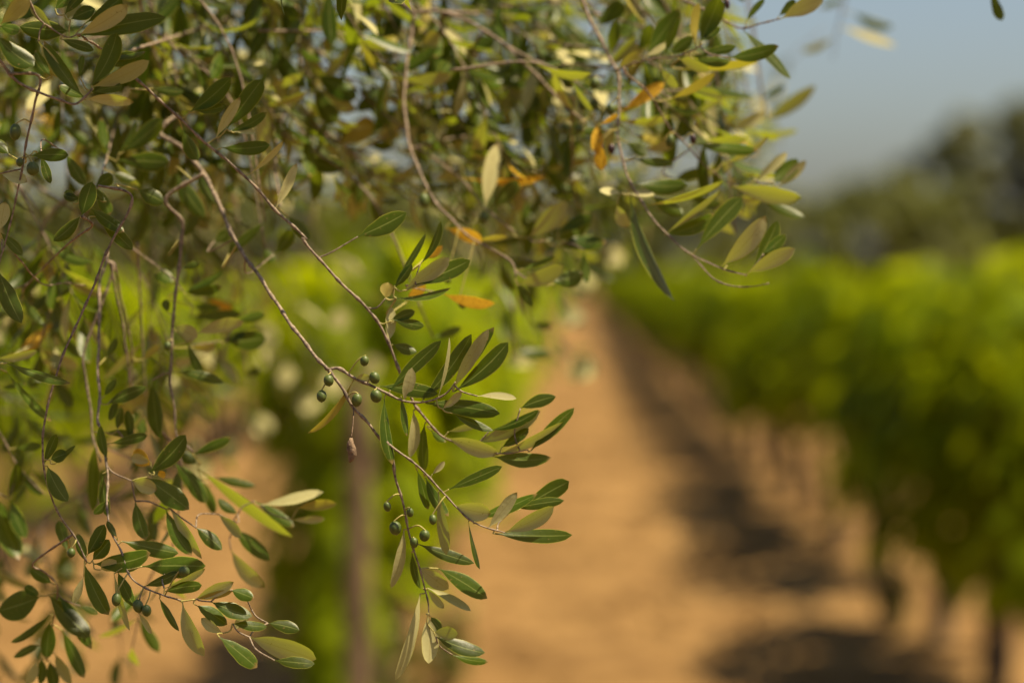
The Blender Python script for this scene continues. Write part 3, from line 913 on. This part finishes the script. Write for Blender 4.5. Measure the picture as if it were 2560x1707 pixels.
CROWN = [(-60, -40), (1840, -40), (1800, 60), (1830, 190), (1900, 330), (1940, 420), (1880, 500), (1700, 560), (1500, 610), (1380, 640), (1300, 700), (1050, 640),
         (820, 620), (600, 520), (300, 560), (-60, 560)]
n = 0
while n < N_CROWN:
    x, y = U(-80, 1950), U(-60, 720)
    if not inside(CROWN, x, y):
        continue
    if U(0, 1) > 1.0 - 0.5 * max(0, (y - 250)) / 400:
        continue
    d = random.choice([U(2.12, 2.4), U(2.2, 2.8), U(2.4, 3.3), U(2.7, 4.0)])
    shoot((x, y), d, U(0.12, 0.26), random.gauss(52, 30), U(-0.1, 0.1), orange=0.003, flip=0.15)
    n += 1
# curtain at the left, thinner
for i in range(N_LEFT):
    x, y = U(-40, 640), U(520, 1100)
    shoot((x, y), U(2.05, 2.9), U(0.10, 0.20), random.gauss(75, 22), U(-0.05, 0.05), leafy=0.6)
for i in range(N_LOW):
    x = U(-60, 620)
    y = U(1120, 1720)
    if y > 1500 and x > 380:
        continue
    shoot((x, y), U(2.02, 2.6), U(0.07, 0.15), random.gauss(62, 22), U(-0.05, 0.05), leafy=0.8, n_leaf_len=(0.038, 0.058))
# glinting leaves farther back, seen as pale discs
for (x, y, d) in ((800, 960, 3.6), (760, 1010, 3.9), (700, 940, 3.4), (640, 1060, 3.3), (560, 1130, 3.0), (1420, 930, 3.6), (1440, 900, 3.3), (1300, 890, 2.9),
                  (1320, 800, 2.7), (1400, 720, 2.8), (1450, 660, 2.6), (1240, 760, 2.7), (900, 720, 3.2), (1000, 780, 3.0), (740, 850, 3.4), (860, 860, 3.6), (520, 960, 3.2)):
    shoot((x, y), d, U(0.1, 0.16), random.gauss(60, 25), 0, leafy=0.6)
for i in range(N_SHADE):      # unseen shoots added above the frame to shade the sprays at the lower left
    shoot((U(480, 1220), U(-620, -50)), U(1.68, 1.97), U(0.12, 0.22), random.gauss(55, 30), U(-0.04, 0.04), leafy=0.9)
# crown above the frame: it shades the twigs below
n = 0
while n < N_TOP:
    x, y = U(-700, 2050), U(-1500, -60)
    if x > 1300 + (y + 60) * 0.25:
        continue
    shoot((x, y), U(1.65, 3.6), U(0.14, 0.3), random.gauss(55, 35), U(-0.1, 0.1))
    n += 1
n = 0
while n < N_SIDE:
    x, y = U(-1500, -80), U(-900, 1400)
    shoot((x, y), U(1.8, 3.6), U(0.14, 0.28), random.gauss(70, 35), U(-0.1, 0.1))
    n += 1

# ---- link everything under the tree
REL = Vector((0, 0, 0))
objs = []
for mb in BR_OBJ:
    o = mb.build('branch', [M_TWIG, M_STALK], tree, TREE_AT)
    objs.append(o)
for (b, mb, h) in leaf_jobs:
    o = mb.build('leaf', M_LEAF, objs[b], TREE_AT)
    if h['kind'] == 'O':
        o['label'] = 'orange withered leaf'
    elif h['kind'] == 'Y':
        o['label'] = 'yellow-olive leaf'
for (b, mb, kind) in olive_jobs:
    o = mb.build('olive', [M_OLIVE_DK if kind == 'd' else M_OLIVE, M_STALK], objs[b], TREE_AT)
    if kind == 'd':
        o['label'] = 'dark shrivelled olive'
o = mbd.build('dried_olive', M_OLIVE_DRY, objs[2], TREE_AT)
tag(foliage.build('foliage', M_LEAF, tree, TREE_AT), kind='stuff')
tag(fine_tw.build('fine_shoots', M_TWIG, tree, TREE_AT), kind='stuff')
# limbs from the trunk up over the frame
for (a, b, c, r0, r1) in (((0.25, 0.05, 1.6), (1.1, -0.5, 2.1), (2.9, -0.75, 2.05), 0.06, 0.004), ((0.25, 0.05, 1.6), (0.9, 0.0, 2.2), (2.5, -0.5, 2.1), 0.055, 0.004),
                          ((0.2, 0.05, 1.5), (0.8, -0.5, 2.0), (2.3, -0.95, 1.98), 0.045, 0.004), ((0.2, 0, 1.5), (-0.4, 0.6, 2.3), (-1.2, 1.0, 2.9), 0.06, 0.015)):
    mb = MB()
    s3 = spline([TREE_AT + Vector(a), TREE_AT + Vector(b), TREE_AT + Vector(c)], 28)
    tube(mb, s3, [r0 + (r1 - r0) * (i / 28) ** 0.8 for i in range(29)], 10, lump=0.05)
    mb.build('limb', M_TRUNK, tree, TREE_AT)

# ------------------------------------------------------------------ ground
random.seed(21)


def ground():
    mb = MB()
    # one sheet: fine near the lens where the soil lane lies, coarse out to the horizon
    xs = sorted(set([-600, -300, -150, -80, -40, -20, -12] + [round(-8 + 0.16 * i, 3) for i in range(101)] + [12, 20, 40, 80, 150, 300, 600]))
    ys = sorted(set([-300, -100, -40, -10, 0, 3] + [round(5 + 0.22 * i, 3) for i in range(150)] + [round(38 + 2 * i, 3) for i in range(14)] + [70, 80, 90, 100, 110, 120, 140, 180, 300, 600, 1200]))
    rows = (-7.42, -5.16, -2.9, -0.64, 1.6, 3.85, 6.1)
    vs, fs = [], []
    for y in ys:
        for x in xs:
            near = -8.2 < x < 8.2 and 4 < y < 66
            z = 0.0
            if near:
                dr = min(abs(x - r) for r in rows)
                z += 0.045 * math.exp(-(dr / 0.32) ** 2)
                z += U(-0.018, 0.018) + 0.012 * math.sin(x * 7 + 0.6 * math.sin(y * 1.3)) + 0.012 * math.sin(y * 2.1 + x)
            vs.append((x, y, z))
    w = len(xs)
    for j in range(len(ys) - 1):
        for i in range(w - 1):
            fs.append((j * w + i, j * w + i + 1, (j + 1) * w + i + 1, (j + 1) * w + i))
    mb.add(vs, fs)
    return tag(mb.build('ground', M_SOIL), kind='structure')


ground()

# loose clods on the lanes
clod = MB()
for i in range(2600):
    x, y = random.choice([U(-0.5, 1.5), U(-0.5, 1.5), U(-2.9, -1.0), U(1.8, 3.9)]), 7 + 26 * U(0, 1) ** 1.5
    s = U(0.008, 0.034) * (1 if U(0, 1) < 0.93 else 1.8)
    c = Vector((x, y, s * 0.2 + 0.01))
    vv = []
    for (a, b, e) in ((1, 0, 0), (-1, 0, 0), (0, 1, 0), (0, -1, 0), (0, 0, 1), (0, 0, -1)):
        vv.append(c + Vector((a * s * U(.7, 1.3), b * s * U(.7, 1.3), e * s * U(.5, .9))))
    clod.add(vv, [(0, 2, 4), (2, 1, 4), (1, 3, 4), (3, 0, 4), (2, 0, 5), (1, 2, 5), (3, 1, 5), (0, 3, 5)])
tag(clod.build('soil_clods', M_SOIL, smooth=False), 'loose crumbs of ochre soil scattered over the lanes', 'clods', kind='stuff')


# ------------------------------------------------------------------ grapevines
def vine_leaf(mb, p, n, size, roll):
    n = n.normalized()
    a = n.orthogonal().normalized()
    a = (Matrix.Rotation(roll, 3, n) @ a)
    b = n.cross(a)
    fold = U(0.05, 0.3)
    out = [(0, -0.42, 0), (0.36, -0.46, 1), (0.55, -0.05, 1), (0.38, 0.12, .8), (0.40, 0.42, 1), (0, 0.62, 0), (-0.40, 0.42, 1), (-0.38, 0.12, .8), (-0.55, -0.05, 1), (-0.36, -0.46, 1)]
    vs = [p + (a * x + b * y - n * (fold * abs(x))) * size for (x, y, q) in out]
    mb.add(vs, [(0, 1, 2, 3, 4, 5), (0, 5, 6, 7, 8, 9)], tint=(0, 0, U(0, 1)))


def vine_meshes(seed, low=0.55, high=1.62, n_shoot=20, width=0.25, fill=150, half=0.85):
    random.seed(seed)
    tr = MB()
    for (ox, r0) in ((0, 0.055), (U(-.05, .05), 0.03)):
        pts = [(ox, U(-.06, .06), -0.06), (ox + U(-.04, .04), U(-.05, .05), 0.2), (U(-.06, .06), U(-.08, .08), 0.42), (U(-.03, .03), U(-.05, .05), 0.66), (0, 0, 0.76)]
        sp = spline(pts, 18)
        tube(tr, sp, [r0 * (1 - 0.3 * min(1, i / 8)) + 0.006 * math.sin(i * 2.1) for i in range(19)], 9, lump=0.16)
    for sg in (-1, 1):
        sp = spline([(0, 0, 0.68), (U(-.03, .03), sg * 0.35, 0.78), (U(-.03, .03), sg * half * 0.95, 0.75 + U(-.03, .03))], 12)
        tube(tr, sp, [0.030 - 0.018 * i / 12 for i in range(13)], 7, lump=0.12)
    fo, ca = MB(), MB()

    def along():
        return half * max(-1, min(1, random.gauss(0, 0.52)))
    for i in range(n_shoot):
        y0 = along()
        edge = abs(y0) / half
        drop = U(0, 1) < 0.36
        if drop:
            top = Vector((random.choice([-1, 1]) * U(0.8, 1.5) * width, y0 + U(-.25, .25), low + 0.2 * edge + U(-0.02, 0.3)))
            mid = Vector((top.x * 0.8, y0, U(1.0, 1.3)))
        else:
            xo = U(-1, 1) * width
            top = Vector((xo * 1.25, y0 + U(-.22, .22), high - 0.12 * edge + U(-0.25, 0.18)))
            mid = Vector((xo * 1.1, y0 + U(-.06, .06), 1.15))
        sp = [Vector(tuple(p)) for p in spline([(0, y0 * 0.9, 0.75), mid, top], 24)]
        tube(ca, sp, [0.005 - 0.003 * k / 24 for k in range(25)], 5)
        for k in range(2, 25):
            for q in range(2):
                sd = Vector((U(-1, 1), U(-1, 1), U(-0.5, 0.5))).normalized()
                p = sp[k] + sd * U(0.03, 0.13)
                if p.z < low - 0.05:
                    continue
                n = Vector((p.x * 2.5 + U(-.5, .5), U(-.6, .6), U(0.1, 1.1)))
                vine_leaf(fo, p, n, U(0.085, 0.14), U(0, 6.3))
    for i in range(fill):
        y0 = along() * 0.85
        z = low + 0.1 + (high - low - 0.2) * U(0, 1)
        x = U(-1, 1) * width
        p = Vector((x, y0, z + 0.12 * abs(y0)))
        n = Vector((x * 4 + U(-.5, .5), U(-.6, .6), U(0, 1)))
        vine_leaf(fo, p, n, U(0.09, 0.14), U(0, 6.3))
    return tr, fo, ca


VAR = []
for s in range(5):
    tr, fo, ca = vine_meshes(100 + s, low=0.46, high=1.44, n_shoot=17, width=0.28, fill=100)
    VAR.append((tr.mesh('vine_trunk', M_VTRUNK), fo.mesh('vine_foliage', M_VLEAF, smooth=False), ca.mesh('vine_canes', M_VTRUNK)))
LOWV = []
for s in range(3):
    tr, fo, ca = vine_meshes(300 + s, low=0.34, high=1.46, n_shoot=18, width=0.19, fill=130)
    LOWV.append((tr.mesh('vine_trunk', M_VTRUNK), fo.mesh('vine_foliage', M_VLEAF, smooth=False), ca.mesh('vine_canes', M_VTRUNK)))
random.seed(5)


def vine(x, y, var, label, group, rz=0.0, sz=1.0):
    t = empty('grapevine', (x, y, 0.0), rz)
    t.scale = (1, 1, sz)
    tag(t, label, 'grapevine', group)
    for nm, me in zip(('trunk', 'foliage', 'cane'), var):
        o = bpy.data.objects.new(nm, me)
        COL.objects.link(o)
        o.parent = t
    return t


ORD = ['second', 'third', 'fourth', 'fifth', 'sixth']


def vine_row(x, y0, y1, step, near, side, group, varset, sz=1.0):
    i = 0
    y = y0
    while y < y1:
        if i == 0:
            lab = near
        elif i <= 5:
            lab = '%s grapevine in the row %s' % (ORD[i - 1], side)
        else:
            lab = 'far grapevine of the row %s' % side
        vine(x + U(-.05, .05), y + U(-.22, .22), varset[i % len(varset)] if i < 5 else random.choice(varset), lab, group,
             rz=random.choice([0, math.pi]) + U(-.12, .12), sz=sz * U(0.95, 1.05) * (1.07 if i < 3 else 1.0))
        y += step
        i += 1


vine_row(1.58, 8.95, 114, 1.6, 'nearest grapevine of the right hand row, dark and shaded at the right edge', 'right of the soil lane',
         'grapevines in the row right of the soil lane', VAR)
vine_row(-0.70, 8.3, 114, 1.6, 'nearest grapevine of the left row, low and bushy around a brown post', 'left of the soil lane',
         'grapevines in the row left of the soil lane', LOWV)
vine_row(-2.95, 11.4, 90, 1.6, 'nearest grapevine of the outer left row, hidden behind drooping olive twigs', 'farthest left behind the olive leaves',
         'grapevines in the outer left row', VAR)
vine_row(3.85, 15.5, 60, 1.6, 'nearest grapevine behind the right hand row, seen between its trunks', 'behind the right hand row',
         'grapevines behind the right hand row', VAR)

# post at the near end of the left row
post = MB()
pp = [(0, 0, -0.1), (0.004, 0, 0.3), (0.0, 0.004, 0.7), (0.006, 0, 1.1), (0.003, 0, 1.28)]
tube(post, spline(pp, 20), [0.037 + 0.002 * math.sin(i * 1.3) for i in range(21)], 12, lump=0.05)
pt = empty('vineyard_post', (-0.62, 7.0, 0))
post.build('shaft', M_POST, pt)
cap = MB()
for zz in (0.62, 1.0):
    tube(cap, [(-0.041 * math.cos(a), -0.041 * math.sin(a), zz + 0.006 * math.sin(a * 2)) for a in np.linspace(0, 2 * math.pi, 17)], [0.0022] * 17, 5)
cap.build('wire_tie', M_POST, pt)
tag(pt, 'brown wooden post at the near end of the left vine row', 'post')


# low weeds at the foot of the right hand row
def weed(x, y, h, label):
    mb = MB()
    for k in range(26):
        a = U(0, 6.3)
        r = U(0.01, 0.09)
        base = Vector((math.cos(a) * r * .5, math.sin(a) * r * .5, 0.03))
        top = base + Vector((math.cos(a) * r, math.sin(a) * r, h * U(0.5, 1)))
        for q in range(5):
            f = U(0.25, 1)
            p = base.lerp(top, f)
            vine_leaf(mb, p, Vector((U(-1, 1), U(-1, 1), U(0.2, 1))), U(0.03, 0.06), U(0, 6.3))
        tube(mb, [base, base.lerp(top, .5) + Vector((U(-.01, .01), U(-.01, .01), 0)), top], [0.002, 0.0016, 0.001], 4)
    o = mb.build('weed', M_WEED, smooth=False)
    o.location = (x, y, 0.0)
    tag(o, label, 'weed', 'weeds at the foot of the vines')


random.seed(77)
weed(1.42, 10.6, 0.42, 'tall yellow green weed below the right hand vines near the lower right corner')
weed(-0.45, 9.0, 0.35, 'leafy weed beside the left vine row at the bottom of the picture')
weed(-0.62, 8.1, 0.40, 'tall weed at the foot of the brown post')
weed(-2.7, 13.2, 0.3, 'low weed by the outer left vine row behind the olive twigs')


# ------------------------------------------------------------------ trees closing the view
def tree_meshes(seed, hgt, rx, base, nclump, nleaf, size, trunk=True):
    random.seed(seed)
    cr, tk = MB(), MB()
    clumps = []
    for i in range(nclump):
        z = base + (hgt - base) * U(0.05, 1) ** 0.8
        f = (z - base) / (hgt - base)
        env = rx * (math.sin(math.pi * min(1, 0.16 + 0.78 * f)) ** 0.7)
        a = U(0, 6.3)
        r = env * math.sqrt(U(0.05, 1))
        clumps.append((Vector((r * math.cos(a), r * math.sin(a), min(z, hgt - 0.3))), U(0.35, 0.8) * rx * 0.42))
    for (c, cr_) in clumps:
        for k in range(nleaf):
            d = Vector((random.gauss(0, 1), random.gauss(0, 1), random.gauss(0, 0.8))).normalized() * cr_ * U(0.3, 1) ** 0.5
            p = c + d
            if p.z < 0.05:
                continue
            n = d.normalized() + Vector((U(-.5, .5), U(-.5, .5), U(0, .6)))
            n.normalize()
            a = n.orthogonal().normalized()
            a = Matrix.Rotation(U(0, 6.3), 3, n) @ a
            b = n.cross(a)
            s = size * U(.6, 1.3)
            cr.add([p - a * s, p - b * s * .5 - n * s * .15, p + a * s, p + b * s * .5 - n * s * .15], [(0, 1, 2, 3)], tint=(0, 0, U(0, 1)))
    sp = spline([(0, 0, -0.2), (U(-.1, .1), U(-.1, .1), hgt * 0.3), (U(-.3, .3), U(-.3, .3), hgt * 0.62)], 12)
    tube(tk, sp, [0.035 * hgt * (1 - 0.7 * i / 12) for i in range(13)], 9, lump=0.08)
    for c, cr_ in clumps[::max(1, nclump // 7)]:
        s = spline([tuple(sp[5]), tuple((Vector(tuple(sp[8])) + c) / 2), tuple(c)], 8)
        tube(tk, s, [0.012 * hgt * (1 - 0.75 * i / 8) for i in range(9)], 6)
    return tk, cr


def plant_tree(name, meshes, x, y, rz, sc, label, cat, group):
    t = empty(name, (x, y, 0), rz)
    t.scale = (sc, sc, sc)
    tag(t, label, cat, group)
    for nm, me in zip(('trunk', 'crown'), meshes):
        o = bpy.data.objects.new(nm, me)
        COL.objects.link(o)
        o.parent = t


def tm(mat, *a):
    tk, cr = tree_meshes(*a)
    return tk.mesh('tree_trunk', M_TTRUNK), cr.mesh('tree_crown', mat, smooth=False)


BIG = [tm(M_TREE, 11, 10.0, 2.0, 0.4, 84, 100, 0.28), tm(M_TREE, 12, 10.0, 2.2, 0.3, 84, 100, 0.28)]
HEDGE = [tm(M_HEDGE, 21 + i, 3.6, 1.9, 0.15, 34, 80, 0.15) for i in range(3)]
G_ = 'dark trees right of the vineyard'
plant_tree('broadleaf_tree', BIG[0], 18.3, 131, 0.3, 0.78, 'low tree, leftmost and smallest of the dark trees on the right', 'tree', G_)
plant_tree('broadleaf_tree', BIG[1], 20.9, 130, 1.3, 1.0, 'tree with a pointed crown in the middle of the dark trees on the right', 'tree', G_)
plant_tree('broadleaf_tree', BIG[0], 24.6, 132, 2.3, 1.1, 'tallest of the dark trees, at the right edge of the picture', 'tree', G_)
plant_tree('broadleaf_tree', BIG[1], 28.6, 131, 4.0, 1.0, 'dark tree half cut by the right edge of the picture', 'tree', G_)
random.seed(9)
for i in range(17):
    x = -38 + i * 3.6
    lab = 'olive green shrub in the far hedge beyond the vine rows'
    plant_tree('hedge_shrub', HEDGE[i % 3], x + U(-.3, .3), 126 + U(-2, 2), U(0, 6.3), U(1.62, 1.85), lab, 'shrub', 'shrubs of the far hedge')

# a skirt of low suckers on the first vine of the left row
random.seed(404)
first_left = [o for o in COL.objects if o.get('label', '').startswith('nearest grapevine of the left row')][0]
sk = MB()
for i in range(300):
    a = U(0, 6.3)
    r = 0.14 * math.sqrt(U(0, 1))
    p = Vector((r * math.cos(a) + 0.02, r * math.sin(a) * 1.6 - 0.75, U(0.12, 1.35)))
    vine_leaf(sk, p, Vector((math.cos(a), math.sin(a), U(0, .8))), U(0.07, 0.12), U(0, 6.3))
sk.build('lower_foliage', M_VLEAF, first_left, smooth=False)
# and a thick hanging skirt on the nearest vine of the right row
first_right = [o for o in COL.objects if o.get('label', '').startswith('nearest grapevine of the right')][0]
sk = MB()
for i in range(420):
    a = U(0, 6.3)
    r = 0.36 * math.sqrt(U(0, 1))
    z = U(0.28, 1.2)
    p = Vector((r * math.cos(a) * (0.6 + 0.4 * z), U(-1.0, 0.8), z + 0.1))
    vine_leaf(sk, p, Vector((math.cos(a), math.sin(a), U(0, .8))), U(0.08, 0.13), U(0, 6.3))
sk.build('lower_foliage', M_VLEAF, first_right, smooth=False)

# ------------------------------------------------------------------ light
SUN_EL, SUN_AZ = 65.0, 102.0       # azimuth measured from +Y towards +X
w = bpy.data.worlds.new('World')
SC.world = w
w.use_nodes = True
nt = w.node_tree
nt.nodes.clear()
g = G(nt)
sky = g.n('ShaderNodeTexSky')
sky.sky_type = 'NISHITA'
sky.sun_disc = False
sky.sun_elevation = rad(SUN_EL)
sky.sun_rotation = rad(SUN_AZ)
sky.altitude = 0
sky.air_density = 1.0
sky.dust_density = 2.7
sky.ozone_density = 1.0
bg = g.n('ShaderNodeBackground')
bg.inputs[1].default_value = SKY_STRENGTH
g.link(sky.outputs[0], bg.inputs[0])
wo = g.n('ShaderNodeOutputWorld')
g.link(bg.outputs[0], wo.inputs[0])
sd = bpy.data.lights.new('sun', 'SUN')
sd.energy = SUN_STRENGTH
sd.angle = rad(0.53)
sd.color = SUN_COLOR
so = bpy.data.objects.new('sun', sd)
COL.objects.link(so)
el, az = rad(SUN_EL), rad(SUN_AZ)
to_sun = Vector((math.sin(az) * math.cos(el), math.cos(az) * math.cos(el), math.sin(el)))
so.rotation_euler = to_sun.to_track_quat('Z', 'Y').to_euler()
so.location = (6, 4, 12)

SC.view_settings.view_transform = 'Standard'
SC.view_settings.look = 'None'
SC.view_settings.gamma = 1.0
SC.view_settings.use_curve_mapping = False
SC.view_settings.exposure = EXPOSURE
SC.render.engine = 'CYCLES'
c = SC.cycles
c.use_denoising = True
c.denoiser = 'OPENIMAGEDENOISE'
c.denoising_input_passes = 'RGB_ALBEDO_NORMAL'
c.max_bounces = 8
c.diffuse_bounces = 4
c.glossy_bounces = 3
c.transmission_bounces = 6
c.sample_clamp_indirect = 6.0
c.use_adaptive_sampling = False
